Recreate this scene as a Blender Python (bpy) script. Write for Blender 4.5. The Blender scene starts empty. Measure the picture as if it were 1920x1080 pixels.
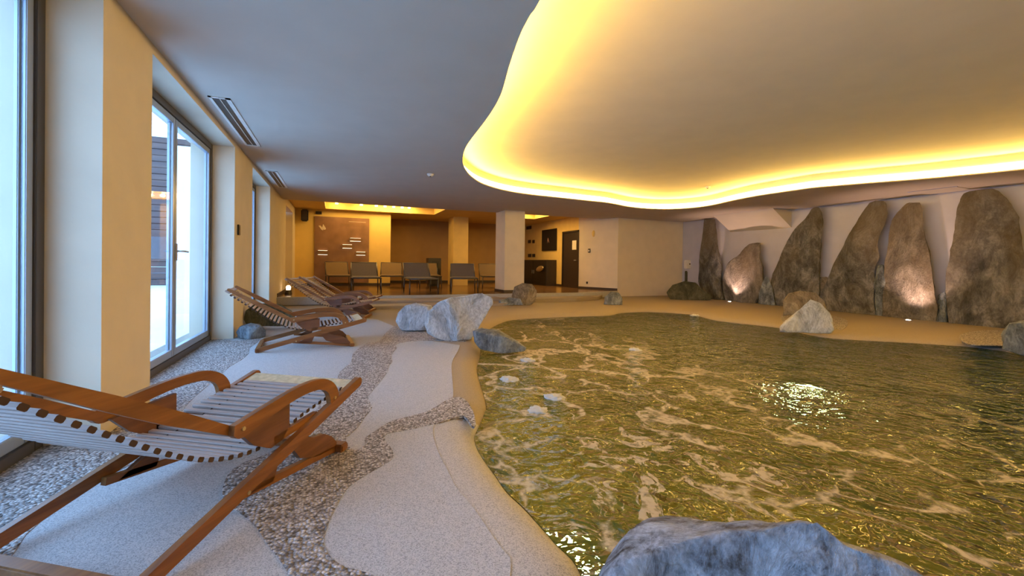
import bpy, bmesh, math, random
import numpy as np
from mathutils import Vector, noise
from mathutils.geometry import tessellate_polygon

sc = bpy.context.scene
COL = sc.collection
random.seed(7)

# ------------------------------------------------------------------ camera
EYE = 1.1
FPX, YAW, PITCH, ROLL, CY = 801.3, .3921, .0073, .0139, 499.6
_cy, _sy, _cp, _sp = math.cos(YAW), math.sin(YAW), math.cos(PITCH), math.sin(PITCH)
FW = Vector((_sy * _cp, _cy * _cp, -_sp))
_r = Vector((_cy, -_sy, 0)); _u = _r.cross(FW)
RT = math.cos(ROLL) * _r + math.sin(ROLL) * _u
UP = -math.sin(ROLL) * _r + math.cos(ROLL) * _u
EYEP = Vector((0, 0, EYE))
cam_data = bpy.data.cameras.new('camera')
cam = bpy.data.objects.new('camera', cam_data)
COL.objects.link(cam)
from mathutils import Matrix
cam.matrix_world = Matrix.Translation(EYEP) @ Matrix((RT, UP, -FW)).transposed().to_4x4()
cam_data.sensor_width = 36
cam_data.lens = FPX / 1920 * 36
cam_data.shift_y = -(540 - CY) / 1920
cam_data.clip_start = .02
sc.camera = cam

# ------------------------------------------------------------------ view, world
sc.view_settings.view_transform = 'Standard'
sc.view_settings.look = 'None'
sc.view_settings.gamma = 1
sc.view_settings.use_curve_mapping = False
sc.view_settings.exposure = 0.62
W = bpy.data.worlds.new('dusk_sky'); sc.world = W; W.use_nodes = True
bg = W.node_tree.nodes['Background']
bg.inputs[0].default_value = (.32, .56, 1.0, 1); bg.inputs[1].default_value = 5.2
sc.cycles.max_bounces = 10
sc.cycles.diffuse_bounces = 5
sc.cycles.transparent_max_bounces = 8
sc.cycles.caustics_reflective = False
sc.cycles.sample_clamp_indirect = 4
sc.cycles.use_denoising = True

CEIL, LCEIL, LFLOOR = 2.726, 2.9, .2
ZW = -.08           # water level
XW, XR, XE = -1.295, -1.551, 11.94      # window wall face, window plane, rock wall face


def pix(x, y):
    return FW + RT * ((x - 960) / FPX) + UP * ((CY - y) / FPX)


def onz(x, y, z=0.):
    d = pix(x, y); return EYEP + d * ((z - EYE) / d.z)


def onx(x, y, X):
    d = pix(x, y); return EYEP + d * (X / d.x)


def ony(x, y, Y):
    d = pix(x, y); return EYEP + d * (Y / d.y)


def light(name, kind, loc, power, col, rot=(0, 0, 0), size=.1, size_y=None, spot=None):
    d = bpy.data.lights.new(name, kind); d.energy = power; d.color = col
    if kind == 'AREA':
        d.size = size
        if size_y: d.shape = 'RECTANGLE'; d.size_y = size_y
    elif kind in ('POINT', 'SPOT'):
        d.shadow_soft_size = size
    if spot: d.spot_size = spot; d.spot_blend = .8
    o = bpy.data.objects.new(name, d); COL.objects.link(o); o.location = loc; o.rotation_euler = rot
    return o


# window openings along the left wall: (y0, y1)
BAYS = [(-3.0, -.32), (.43, 3.31), (4.05, 6.93), (8.29, 10.36)]


# ------------------------------------------------------------------ materials
def mat(name):
    m = bpy.data.materials.new(name); m.use_nodes = True
    nt = m.node_tree; b = nt.nodes['Principled BSDF']
    return m, nt, b


def N(nt, kind, **kw):
    n = nt.nodes.new('ShaderNode' + kind)
    for k, v in kw.items():
        if k in n.inputs: n.inputs[k].default_value = v
        else: setattr(n, k, v)
    return n


def coords(nt, scale=(1, 1, 1), world=False, warp=0, wscale=1):
    if world:
        g = nt.nodes.new('ShaderNodeNewGeometry').outputs['Position']
    else:
        g = nt.nodes.new('ShaderNodeTexCoord').outputs['Object']
    mp = N(nt, 'Mapping'); mp.inputs['Scale'].default_value = scale
    nt.links.new(g, mp.inputs['Vector']); out = mp.outputs[0]
    if warp:
        n = N(nt, 'TexNoise', Scale=wscale, Detail=3.); nt.links.new(out, n.inputs['Vector'])
        s = N(nt, 'VectorMath', operation='SUBTRACT'); s.inputs[1].default_value = (.5, .5, .5)
        nt.links.new(n.outputs['Color'], s.inputs[0])
        k = N(nt, 'VectorMath', operation='SCALE'); k.inputs['Scale'].default_value = warp
        nt.links.new(s.outputs[0], k.inputs[0])
        a = N(nt, 'VectorMath', operation='ADD'); nt.links.new(out, a.inputs[0]); nt.links.new(k.outputs[0], a.inputs[1])
        out = a.outputs[0]
    return out


def ramp(nt, src, stops, interp='LINEAR'):
    r = nt.nodes.new('ShaderNodeValToRGB'); r.color_ramp.interpolation = interp
    e = r.color_ramp.elements
    while len(e) < len(stops): e.new(.5)
    for el, (p, c) in zip(e, stops):
        el.position = p; el.color = (*c, 1) if len(c) == 3 else c
    nt.links.new(src, r.inputs[0]); return r.outputs[0]


def bump(nt, src, b, strength=.3, dist=.02):
    n = N(nt, 'Bump', Strength=strength, Distance=dist)
    nt.links.new(src, n.inputs['Height']); nt.links.new(n.outputs[0], b.inputs['Normal'])
    return n


def mixc(nt, f, a, b, mode='MIX'):
    m = nt.nodes.new('ShaderNodeMix'); m.data_type = 'RGBA'; m.blend_type = mode
    for s, v in ((m.inputs[0], f), (m.inputs[6], a), (m.inputs[7], b)):
        if isinstance(v, (float, int)): s.default_value = v
        elif isinstance(v, tuple): s.default_value = (*v, 1)
        else: nt.links.new(v, s)
    return m.outputs[2]


def m_plain(name, col, rough=.5, metal=0., var=.06, nscale=8., bmp=.05, stretch=(1, 1, 1), emit=None, es=0):
    m, nt, b = mat(name)
    c = coords(nt, stretch)
    n = N(nt, 'TexNoise', Scale=nscale, Detail=4.); nt.links.new(c, n.inputs['Vector'])
    lo = tuple(x * (1 - var) for x in col); hi = tuple(min(1, x * (1 + var)) for x in col)
    nt.links.new(ramp(nt, n.outputs[0], [(.3, lo), (.7, hi)]), b.inputs['Base Color'])
    b.inputs['Roughness'].default_value = rough; b.inputs['Metallic'].default_value = metal
    if bmp:
        n2 = N(nt, 'TexNoise', Scale=nscale * 8, Detail=5.); nt.links.new(c, n2.inputs['Vector'])
        bump(nt, n2.outputs[0], b, bmp, .01)
    if emit:
        b.inputs['Emission Color'].default_value = (*emit, 1); b.inputs['Emission Strength'].default_value = es
    return m


def m_emit(name, col, s):
    m, nt, b = mat(name); nt.nodes.remove(b)
    e = N(nt, 'Emission'); e.inputs[0].default_value = (*col, 1); e.inputs[1].default_value = s
    nt.links.new(e.outputs[0], nt.nodes['Material Output'].inputs[0]); return m


def m_wood(name, dark, light_, scale=1., rough=.45, axis=0):
    m, nt, b = mat(name)
    st = [14., 14., 14.]; st[axis] = .9
    c = coords(nt, tuple(s * scale for s in st), warp=.4, wscale=1.2)
    n = N(nt, 'TexNoise', Scale=2.4, Detail=7., Roughness=.6); nt.links.new(c, n.inputs['Vector'])
    nt.links.new(ramp(nt, n.outputs[0], [(.3, dark), (.55, tuple((p + q) / 2 for p, q in zip(dark, light_))), (.75, light_)]), b.inputs['Base Color'])
    b.inputs['Roughness'].default_value = rough
    bump(nt, n.outputs[0], b, .15, .004); return m


def m_rock(name, c0, c1, c2, vein, scale=2.5, warm=None, vs_=.22, ct=.13):
    m, nt, b = mat(name)
    c = coords(nt, (1, 1, .6), warp=.5, wscale=1.5)
    n = N(nt, 'TexNoise', Scale=scale, Detail=9., Roughness=.72); nt.links.new(c, n.inputs['Vector'])
    base = ramp(nt, n.outputs[0], [(.49 - ct, c0), (.49, c1), (.49 + ct, c2)])
    n3 = N(nt, 'TexNoise', Scale=scale * 9, Detail=6., Roughness=.7); nt.links.new(c, n3.inputs['Vector'])
    base = mixc(nt, .45, base, ramp(nt, n3.outputs[0], [(.38, (.16, .16, .16)), (.62, (1, 1, 1))]), 'MULTIPLY')
    v = N(nt, 'TexVoronoi', feature='DISTANCE_TO_EDGE', Scale=scale * .9)
    c2_ = coords(nt, (1, 1, .45), warp=1.4, wscale=2.2); nt.links.new(c2_, v.inputs['Vector'])
    vm = ramp(nt, v.outputs[0], [(0, (vs_,) * 3), (.02, (0,) * 3)])
    base = mixc(nt, vm, base, vein)
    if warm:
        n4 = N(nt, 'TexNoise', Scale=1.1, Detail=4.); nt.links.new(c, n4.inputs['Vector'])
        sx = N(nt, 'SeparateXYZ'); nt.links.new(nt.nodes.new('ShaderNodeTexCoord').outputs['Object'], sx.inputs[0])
        ma = N(nt, 'Math', operation='MULTIPLY_ADD'); ma.inputs[1].default_value = .16 if vs_ < .2 else 0  # standing stones browner upward: own tone, partly lighting put into the colour
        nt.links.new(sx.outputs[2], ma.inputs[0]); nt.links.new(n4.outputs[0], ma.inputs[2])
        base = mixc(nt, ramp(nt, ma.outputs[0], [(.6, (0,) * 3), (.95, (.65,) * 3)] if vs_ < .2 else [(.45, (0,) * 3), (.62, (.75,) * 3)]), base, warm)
    nt.links.new(base, b.inputs['Base Color'])
    b.inputs['Roughness'].default_value = .75
    ad = N(nt, 'Math', operation='MULTIPLY_ADD'); ad.inputs[1].default_value = .35
    nt.links.new(n3.outputs[0], ad.inputs[0]); nt.links.new(n.outputs[0], ad.inputs[2])
    bump(nt, ad.outputs[0], b, 1., .11); return m


def m_speckle(name, cols, scale, rough=.8, bmp=.2, dist=.003, big=None):
    m, nt, b = mat(name)
    c = coords(nt, world=True)
    v = N(nt, 'TexVoronoi', Scale=scale); nt.links.new(c, v.inputs['Vector'])
    s = N(nt, 'SeparateColor'); nt.links.new(v.outputs['Color'], s.inputs[0])
    col = ramp(nt, s.outputs[0], [(i / (len(cols) - 1), q) for i, q in enumerate(cols)])
    if big:
        n = N(nt, 'TexNoise', Scale=1.3, Detail=4.); nt.links.new(c, n.inputs['Vector'])
        col = mixc(nt, ramp(nt, n.outputs[0], [(.35, (0,) * 3), (.7, (.5,) * 3)]), col, big)
    if dist > .003:
        gap = ramp(nt, v.outputs['Distance'], [(.35, (1,) * 3), (.62, (.35,) * 3)])
        col = mixc(nt, .8, col, gap, 'MULTIPLY')
    nt.links.new(col, b.inputs['Base Color']); b.inputs['Roughness'].default_value = rough
    inv = N(nt, 'Math', operation='SUBTRACT'); inv.inputs[0].default_value = 1; nt.links.new(v.outputs['Distance'], inv.inputs[1])
    bump(nt, inv.outputs[0], b, bmp, dist); return m


M = {}
M['plaster'] = m_plain('cream_plaster', (.66, .56, .41), .8, 0, .04, 3, .12)
M['plaster_grey'] = m_plain('grey_plaster', (.50, .47, .49), .85, 0, .05, 3, .1)
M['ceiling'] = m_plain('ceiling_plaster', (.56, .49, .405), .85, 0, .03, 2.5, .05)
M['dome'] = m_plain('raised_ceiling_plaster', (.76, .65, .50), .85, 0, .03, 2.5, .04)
M['ochre'] = m_plain('ochre_plaster', (.72, .50, .15), .75, 0, .05, 3, .1)
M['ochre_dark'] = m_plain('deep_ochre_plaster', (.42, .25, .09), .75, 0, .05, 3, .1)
M['skirt'] = m_plain('dark_skirting', (.045, .028, .02), .45)
M['smooth'] = m_speckle('fine_resin_floor', [(.26, .255, .25), (.42, .41, .40), (.50, .48, .46)], 260, .85, .25, .002)
M['tan'] = m_speckle('warm_lit_resin_floor', [(.22, .175, .125), (.29, .235, .17), (.33, .27, .20)], 260, .7, .2, .002)  # same resin as the grey floor, warm lamplight put into its colour
M['pebble'] = m_speckle('pebble_resin_floor', [(.10, .08, .07), (.34, .29, .26), (.52, .46, .42), (.72, .67, .62)], 75, .6, .8, .012)
M['pool'] = m_speckle('pool_lining', [(.14, .17, .07), (.24, .27, .12), (.32, .35, .19)], 60, .6, .3, .003)
M['deckboard'] = m_wood('step_boards', (.20, .16, .14), (.40, .34, .30), .6, .6, 0)
M['loungefloor'] = m_wood('lounge_parquet', (.11, .055, .025), (.26, .14, .06), .5, .22, 0)
M['teak'] = m_wood('teak', (.15, .052, .012), (.31, .125, .03), 1, .42, 0)
M['teakdark'] = m_wood('dark_teak', (.10, .035, .014), (.21, .085, .032), 1, .42, 0)
M['slat'] = m_wood('weathered_slat', (.28, .20, .16), (.48, .38, .32), 1, .6, 1)
M['slatend'] = m_plain('slat_end_grain', (.06, .03, .02), .8)
M['frame'] = m_plain('grey_brown_metal', (.11, .10, .10), .4, .5, .03, 6, 0)
M['frame_light'] = m_plain('light_aluminium', (.42, .47, .55), .35, .6, .03, 6, 0)
M['black'] = m_plain('black_lacquer', (.012, .010, .010), .35)
M['dark'] = m_plain('dark_brown_veneer', (.035, .022, .016), .4)
M['white'] = m_plain('white_plastic', (.75, .70, .62), .4)
M['steel'] = m_plain('brushed_steel', (.55, .54, .52), .3, .9)
M['brass'] = m_plain('pale_brass', (.60, .46, .25), .35, .8)
M['sling'] = m_plain('taupe_sling', (.12, .098, .09), .8, 0, .1, 60, .2)
M['sling_tan'] = m_plain('tan_sling', (.15, .095, .045), .8, 0, .1, 60, .2)
M['gunmetal'] = m_plain('gunmetal_tube', (.10, .09, .085), .35, .7)
M['bronze'] = m_plain('bronze_panel', (.25, .13, .07), .42, .35, .2, 2.5, .2)
M['bronze_box'] = m_plain('bronze_box', (.20, .11, .05), .4, .4)
M['pale'] = m_plain('pale_inlay', (.62, .50, .36), .5)
M['sheep'] = m_plain('straw_matting', (.55, .42, .24), .9, 0, .2, 30, .3)
M['snow'] = m_plain('snow', (.85, .87, .9), .8, 0, .03, 1, .3)
M['render'] = m_plain('white_render', (.88, .88, .88), .8, 0, .02, 1, .1)
M['chalet'] = m_wood('chalet_timber', (.06, .035, .03), (.15, .085, .06), .15, .6, 0)
M['rock_stand'] = m_rock('brown_schist', (.05, .048, .045), (.15, .142, .13), (.33, .315, .29), (.42, .38, .30), 3.4, (.17, .12, .05), .12)
M['rock_blue'] = m_rock('pale_grey_granite', (.40, .40, .40), (.68, .69, .70), (.84, .84, .84), (.85, .85, .82), 3.2)
M['rock_dark'] = m_rock('slate_grey_rock', (.08, .09, .10), (.22, .25, .27), (.44, .48, .50), (.6, .6, .56), 4)
M['rock_front'] = m_rock('mottled_boulder', (.09, .075, .07), (.50, .54, .60), (.86, .90, .96), (.22, .17, .13), 5.0, (.16, .12, .10), .35, .085)
M['rock_green'] = m_rock('mossy_rock', (.03, .035, .02), (.085, .085, .05), (.17, .16, .10), (.3, .3, .22), 4)
M['rock_tan'] = m_rock('tan_boulder', (.14, .11, .08), (.27, .22, .16), (.42, .36, .28), (.5, .45, .36), 4)
M['rock_spotlit'] = m_rock('spotlit_schist', (.08, .07, .06), (.20, .175, .145), (.36, .32, .27), (.5, .42, .32), 3.6, (.19, .13, .065), .12)  # schist of the two spotlit stones, reddish spotlight put into the colour
M['led'] = m_emit('warm_led_band', (1, .63, .14), 48.)
M['bulb'] = m_emit('warm_bulb', (1, .66, .22), 9.)
M['uplight'] = m_emit('white_uplight', (1, .9, .75), 25.)
M['poollamp'] = m_emit('pool_lamp_lens', (1, 1, .95), 60.)
M['sconce'] = m_emit('sconce_tube', (1, .72, .45), 4.)
M['notice'] = m_plain('paper_notice', (.8, .72, .55), .7)
M['froth'] = m_plain('white_froth', (.55, .55, .50), .7, 0, .1, 40, .6)


def m_glass():
    m, nt, b = mat('window_glass'); nt.nodes.remove(b)
    t = N(nt, 'BsdfTransparent'); t.inputs[0].default_value = (.90, .95, .97, 1)
    g = N(nt, 'BsdfGlossy', Roughness=.02)
    lw = N(nt, 'LayerWeight'); lw.inputs['Blend'].default_value = .5
    pw = N(nt, 'Math', operation='POWER'); pw.inputs[1].default_value = 4.; nt.links.new(lw.outputs['Facing'], pw.inputs[0])
    f = N(nt, 'Math', operation='MULTIPLY_ADD'); f.inputs[1].default_value = .5; f.inputs[2].default_value = .03; nt.links.new(pw.outputs[0], f.inputs[0])
    x = N(nt, 'MixShader'); nt.links.new(f.outputs[0], x.inputs[0]); nt.links.new(t.outputs[0], x.inputs[1]); nt.links.new(g.outputs[0], x.inputs[2])
    nt.links.new(x.outputs[0], nt.nodes['Material Output'].inputs[0]); return m


M['glass'] = m_glass()


def m_water():
    m, nt, b = mat('pool_water'); nt.nodes.remove(b)
    L = nt.links.new
    c = coords(nt, (1, 1.0, 1), world=True, warp=.3, wscale=1.2)
    n1 = N(nt, 'TexNoise', Scale=5.2, Detail=1.5, Roughness=.45, Distortion=1.6); L(c, n1.inputs['Vector'])
    n2 = N(nt, 'TexNoise', Scale=17., Detail=1., Roughness=.5, Distortion=1.2); L(c, n2.inputs['Vector'])
    n3 = N(nt, 'TexNoise', Scale=1.1, Detail=3.); L(c, n3.inputs['Vector'])
    a = N(nt, 'Math', operation='MULTIPLY_ADD'); a.inputs[1].default_value = .26; L(n2.outputs[0], a.inputs[0]); L(n1.outputs[0], a.inputs[2])
    bp = N(nt, 'Bump', Strength=1., Distance=.085); L(a.outputs[0], bp.inputs['Height'])
    g = nt.nodes.new('ShaderNodeNewGeometry'); sp = N(nt, 'SeparateXYZ'); L(g.outputs['Position'], sp.inputs[0])
    # deep green water to the right, shallow golden water along the left shore
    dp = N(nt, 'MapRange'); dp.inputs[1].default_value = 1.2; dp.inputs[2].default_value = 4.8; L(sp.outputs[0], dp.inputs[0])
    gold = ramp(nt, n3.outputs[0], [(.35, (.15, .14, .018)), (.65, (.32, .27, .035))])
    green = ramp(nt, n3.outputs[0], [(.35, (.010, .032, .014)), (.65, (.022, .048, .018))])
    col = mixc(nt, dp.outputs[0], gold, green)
    dif = N(nt, 'BsdfDiffuse'); L(col, dif.inputs[0]); L(bp.outputs[0], dif.inputs['Normal'])
    ref = N(nt, 'BsdfRefraction', IOR=1.33, Roughness=.05); ref.inputs[0].default_value = (.50, .66, .28, 1); L(bp.outputs[0], ref.inputs['Normal'])
    body = N(nt, 'MixShader'); body.inputs[0].default_value = .55; L(ref.outputs[0], body.inputs[1]); L(dif.outputs[0], body.inputs[2])
    gl = N(nt, 'BsdfGlossy', Roughness=.03); L(bp.outputs[0], gl.inputs['Normal'])
    fr = N(nt, 'Fresnel', IOR=1.42); L(bp.outputs[0], fr.inputs['Normal'])
    w = N(nt, 'MixShader'); L(fr.outputs[0], w.inputs[0]); L(body.outputs[0], w.inputs[1]); L(gl.outputs[0], w.inputs[2])
    cf = coords(nt, (1, .8, 1), world=True, warp=1.3, wscale=1.6)
    v = N(nt, 'TexVoronoi', feature='DISTANCE_TO_EDGE', Scale=1.5); L(cf, v.inputs['Vector'])
    nz = N(nt, 'TexNoise', Scale=1.5, Detail=7., Roughness=.68); L(c, nz.inputs['Vector'])
    th = N(nt, 'Math', operation='MULTIPLY_ADD'); th.inputs[1].default_value = .46; th.inputs[2].default_value = -.20; L(nz.outputs[0], th.inputs[0])
    def near(px_, py_, r0, r1, amt):
        ds = N(nt, 'VectorMath', operation='DISTANCE'); L(g.outputs['Position'], ds.inputs[0]); ds.inputs[1].default_value = (px_, py_, ZW)
        r = N(nt, 'MapRange'); r.inputs[1].default_value = r0; r.inputs[2].default_value = r1; r.inputs[3].default_value = amt; r.inputs[4].default_value = 0
        L(ds.outputs['Value'], r.inputs[0]); return r.outputs[0]
    th2 = N(nt, 'Math', operation='ADD'); L(th.outputs[0], th2.inputs[0]); L(near(2.9, 4.6, .6, 2.4, .06), th2.inputs[1]); th = th2
    less = N(nt, 'Math', operation='SUBTRACT'); L(th.outputs[0], less.inputs[0]); L(v.outputs[0], less.inputs[1])
    fm = ramp(nt, less.outputs[0], [(0, (0,) * 3), (.05, (.72,) * 3)])
    nb = N(nt, 'TexNoise', Scale=5., Detail=8., Roughness=.66, Distortion=.6); L(cf, nb.inputs['Vector'])
    nb2 = N(nt, 'Math', operation='ADD'); L(nb.outputs[0], nb2.inputs[0]); L(near(1.75, 2.0, .35, 1.0, .10), nb2.inputs[1])
    nb3 = N(nt, 'Math', operation='ADD'); L(nb2.outputs[0], nb3.inputs[0]); L(near(7.2, 5.6, .5, 2.2, .09), nb3.inputs[1]); nb = nb3
    pm = ramp(nt, nb.outputs[0], [(.645, (0,) * 3), (.665, (.7,) * 3)])
    mx = N(nt, 'Math', operation='MAXIMUM'); L(fm, mx.inputs[0]); L(pm, mx.inputs[1])
    d = N(nt, 'MapRange'); d.inputs[1].default_value = 3.0; d.inputs[2].default_value = 5.2; d.inputs[3].default_value = 1; d.inputs[4].default_value = .15
    L(sp.outputs[0], d.inputs[0])
    lace = N(nt, 'TexNoise', Scale=22., Detail=4.); L(c, lace.inputs['Vector'])
    lm = ramp(nt, lace.outputs[0], [(.36, (.35,) * 3), (.52, (1,) * 3)])
    m1 = N(nt, 'Math', operation='MULTIPLY'); L(mx.outputs[0], m1.inputs[0]); L(lm, m1.inputs[1])
    mul = N(nt, 'Math', operation='MULTIPLY'); L(m1.outputs[0], mul.inputs[0]); L(d.outputs[0], mul.inputs[1])
    fo = N(nt, 'BsdfDiffuse'); fo.inputs[0].default_value = (.58, .50, .36, 1)
    out = N(nt, 'MixShader'); L(mul.outputs[0], out.inputs[0]); L(w.outputs[0], out.inputs[1]); L(fo.outputs[0], out.inputs[2])
    L(out.outputs[0], nt.nodes['Material Output'].inputs[0]); return m


M['water'] = m_water()


# ------------------------------------------------------------------ object helpers
def tag(o, label=None, cat=None, group=None, kind=None):
    if label: o['label'] = label
    if cat: o['category'] = cat
    if group: o['group'] = group
    if kind: o['kind'] = kind
    return o


def link(name, me, m, parent=None):
    if m is not None and not me.materials:
        me.materials.append(M[m] if isinstance(m, str) else m)
    o = bpy.data.objects.new(name, me); COL.objects.link(o)
    if parent is not None: o.parent = parent
    return o


def empty(name, loc=(0, 0, 0), rz=0):
    o = bpy.data.objects.new(name, None); COL.objects.link(o); o.empty_display_size = .1
    o.location = loc; o.rotation_euler = (0, 0, rz); return o


def bm_obj(name, bm, m, parent=None, smooth=False):
    bmesh.ops.recalc_face_normals(bm, faces=bm.faces)
    me = bpy.data.meshes.new(name); bm.to_mesh(me); bm.free()
    if smooth:
        for p in me.polygons: p.use_smooth = True
    return link(name, me, m, parent)


def add_box(bm, a, b):
    (x0, y0, z0), (x1, y1, z1) = a, b
    v = [bm.verts.new(p) for p in ((x0, y0, z0), (x1, y0, z0), (x1, y1, z0), (x0, y1, z0), (x0, y0, z1), (x1, y0, z1), (x1, y1, z1), (x0, y1, z1))]
    for f in ((0, 3, 2, 1), (4, 5, 6, 7), (0, 1, 5, 4), (1, 2, 6, 5), (2, 3, 7, 6), (3, 0, 4, 7)):
        bm.faces.new([v[i] for i in f])
    return v


def box(name, a, b, m, parent=None, bev=0.):
    a2 = tuple(min(p, q) for p, q in zip(a, b)); b2 = tuple(max(p, q) for p, q in zip(a, b))
    bm = bmesh.new(); add_box(bm, a2, b2)
    if bev: bmesh.ops.bevel(bm, geom=bm.edges[:], offset=bev, segments=2, affect='EDGES')
    return bm_obj(name, bm, m, parent)


def add_tube(bm, pts, r, n=8, cap=True):
    pts = [Vector(p) for p in pts]; rings = []
    for i, p in enumerate(pts):
        t = (pts[min(i + 1, len(pts) - 1)] - pts[max(i - 1, 0)]).normalized()
        s = t.cross(Vector((0, 0, 1)))
        if s.length < .01: s = Vector((1, 0, 0))
        s.normalize(); q = s.cross(t)
        rr = r[i] if isinstance(r, (list, tuple)) else r
        rings.append([bm.verts.new(p + (s * math.cos(k * 2 * math.pi / n) + q * math.sin(k * 2 * math.pi / n)) * rr) for k in range(n)])
    for A, B in zip(rings, rings[1:]):
        for k in range(n): bm.faces.new((A[k], A[(k + 1) % n], B[(k + 1) % n], B[k]))
    if cap: bm.faces.new(rings[0][::-1]); bm.faces.new(rings[-1])


def tube(name, pts, r, m, parent=None, n=8):
    bm = bmesh.new(); add_tube(bm, pts, r, n); return bm_obj(name, bm, m, parent, True)


def prism(name, poly, t, m, parent=None, plane='xz', off=0., bev=0.):
    """polygon in a plane, extruded by t along the third axis starting at off"""
    bm = bmesh.new()
    def P(u, v, w): return {'xz': (u, w, v), 'xy': (u, v, w), 'yz': (w, u, v)}[plane]
    A = [bm.verts.new(P(u, v, off)) for u, v in poly]; B = [bm.verts.new(P(u, v, off + t)) for u, v in poly]
    n = len(poly)
    tr = tessellate_polygon([[Vector((u, v, 0)) for u, v in poly]])
    for f in tr:
        bm.faces.new([A[i] for i in f]); bm.faces.new([B[i] for i in reversed(f)])
    for i in range(n): bm.faces.new((A[i], A[(i + 1) % n], B[(i + 1) % n], B[i]))
    bmesh.ops.recalc_face_normals(bm, faces=bm.faces)
    return bm_obj(name, bm, m, parent)


def spline(P, k=6, closed=True):
    P = [Vector(p) for p in P]; n = len(P); out = []
    for i in range(n if closed else n - 1):
        g = lambda j: P[j % n] if closed else P[max(0, min(n - 1, j))]
        a, b, c, d = g(i - 1), g(i), g(i + 1), g(i + 2)
        for s in range(k):
            t = s / k
            out.append(.5 * ((2 * b) + (c - a) * t + (2 * a - 5 * b + 4 * c - d) * t * t + (3 * b - a - 3 * c + d) * t ** 3))
    if not closed: out.append(P[-1])
    return out


def offset(loop, d):
    n = len(loop); out = []
    ar = sum(loop[i].x * loop[(i + 1) % n].y - loop[(i + 1) % n].x * loop[i].y for i in range(n))
    sg = 1 if ar > 0 else -1
    for i in range(n):
        t = (loop[(i + 1) % n] - loop[i - 1]); t.z = 0; t.normalize()
        out.append(loop[i] + Vector((t.y, -t.x, 0)) * d * sg)
    return out


def fill_hole(bm, outer, inner):
    """planar fill between an outer vert loop and inner vert loops"""
    es = []
    for lp in [outer] + inner:
        for i in range(len(lp)):
            e = bm.edges.get((lp[i], lp[(i + 1) % len(lp)])) or bm.edges.new((lp[i], lp[(i + 1) % len(lp)]))
            es.append(e)
    bmesh.ops.triangle_fill(bm, use_beauty=True, use_dissolve=False, edges=es)


# ------------------------------------------------------------------ pool outline and floor
ZW = -.08
POOL_PX = [(1097, 1080), (1042, 1013), (988, 953), (955, 922), (934, 893), (905, 852), (893, 822), (902, 798), (911, 775), (914, 757), (902, 717), (896, 692), (902, 668), (903, 645),
           (912, 622), (953, 602), (1009, 597), (1080, 594), (1142, 592), (1167, 587), (1217, 585.5), (1293, 590), (1346, 602), (1452, 614), (1520, 629), (1576, 636),
           (1700, 643), (1807, 650), (1877, 658), (1920, 665)]
pool = [onz(x, y, ZW) for x, y in POOL_PX]
pool = [Vector((p.x, p.y, 0)) for p in pool]
pool += [Vector(p) for p in ((9.1, 1.2, 0), (9.2, -.4, 0), (8.2, -1.8, 0), (5.5, -2.4, 0), (2.8, -2.0, 0), (1.2, -.9, 0), (.72, .2, 0), (.70, .9, 0))]
pool = spline(pool, 5)
ring_spec = [(.30, 0), (.20, -.006), (.12, -.022), (.055, -.052), (.012, -.085), (0, -.14), (0, -1.0)]

bm = bmesh.new()
rings = []
for d, z in ring_spec:
    rings.append([bm.verts.new((p.x, p.y, z)) for p in (offset(pool, d) if d else pool)])
for A, B in zip(rings, rings[1:]):
    for i in range(len(A)):
        bm.faces.new((A[i], A[(i + 1) % len(A)], B[(i + 1) % len(A)], B[i]))
outer_loop = [bm.verts.new(p) for p in ((-2.0, -4, 0), (12.3, -4, 0), (12.3, 12.6, 0), (9.2, 12.6, 0), (-2.0, 12.6, 0))]
fill_hole(bm, outer_loop, [rings[0]])
floor = bm_obj('floor', bm, 'tan', None)
for p in floor.data.polygons: p.use_smooth = True
# pool basin material below the waterline
floor.data.materials.append(M['pool'])
for p in floor.data.polygons:
    if max(floor.data.vertices[i].co.z for i in p.vertices) < -.1: p.material_index = 1
    elif p.center.x < 1.25 and -2 < p.center.y < 2.95 and len(p.vertices) == 4: p.material_index = 2
floor.data.materials.append(M['smooth'])
tag(floor, kind='structure')
bm = bmesh.new(); vs = [bm.verts.new((p.x, p.y, -1.0)) for p in pool]
tr = tessellate_polygon([[Vector((p.x, p.y, 0)) for p in pool]])
for f in tr: bm.faces.new([vs[i] for i in f])
tag(bm_obj('pool_floor', bm, 'pool', floor), kind='structure')

wl = offset(pool, .012)
bm = bmesh.new(); vs = [bm.verts.new((p.x, p.y, ZW)) for p in wl]
for f in tessellate_polygon([[Vector((p.x, p.y, 0)) for p in wl]]): bm.faces.new([vs[i] for i in f])
bmesh.ops.recalc_face_normals(bm, faces=bm.faces)
for f in bm.faces:
    if f.normal.z < 0: f.normal_flip()
me = bpy.data.meshes.new('pool_water'); bm.to_mesh(me); bm.free()
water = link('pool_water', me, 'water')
tag(water, 'green golden pool water with torn cream foam filling the curved basin', 'water', kind='stuff')


def flat_patch(name, pxs, m, z=.004, k=4, parent=None, world=None):
    P = [onz(x, y, 0) for x, y in pxs] if world is None else [Vector(p) for p in world]
    P = spline(P, k)
    poly = [(p.x, p.y) for p in P]
    o = prism(name, poly, z + .01, m, parent, 'xy', -.01)
    return o


# smooth grey resin area laid over the deck, then pebble bands
deck_left = [(-1.7, -3.9), (-1.7, 9.4), (-.6, 9.6), (.3, 9.2), (.75, 8.4), (.95, 7.4), (1.12, 6.6), (1.2, 6.0)]
sm_rim = offset(pool, .285)
lip = []
for p in sm_rim:
    if p.y < 5.6 and p.x < 1.6 and p.y > -.9: lip.append(p)
lip.sort(key=lambda p: -p.y)
poly = deck_left + [(p.x, p.y) for p in lip] + [(.9, -1.4), (1.4, -3.9)]
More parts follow.
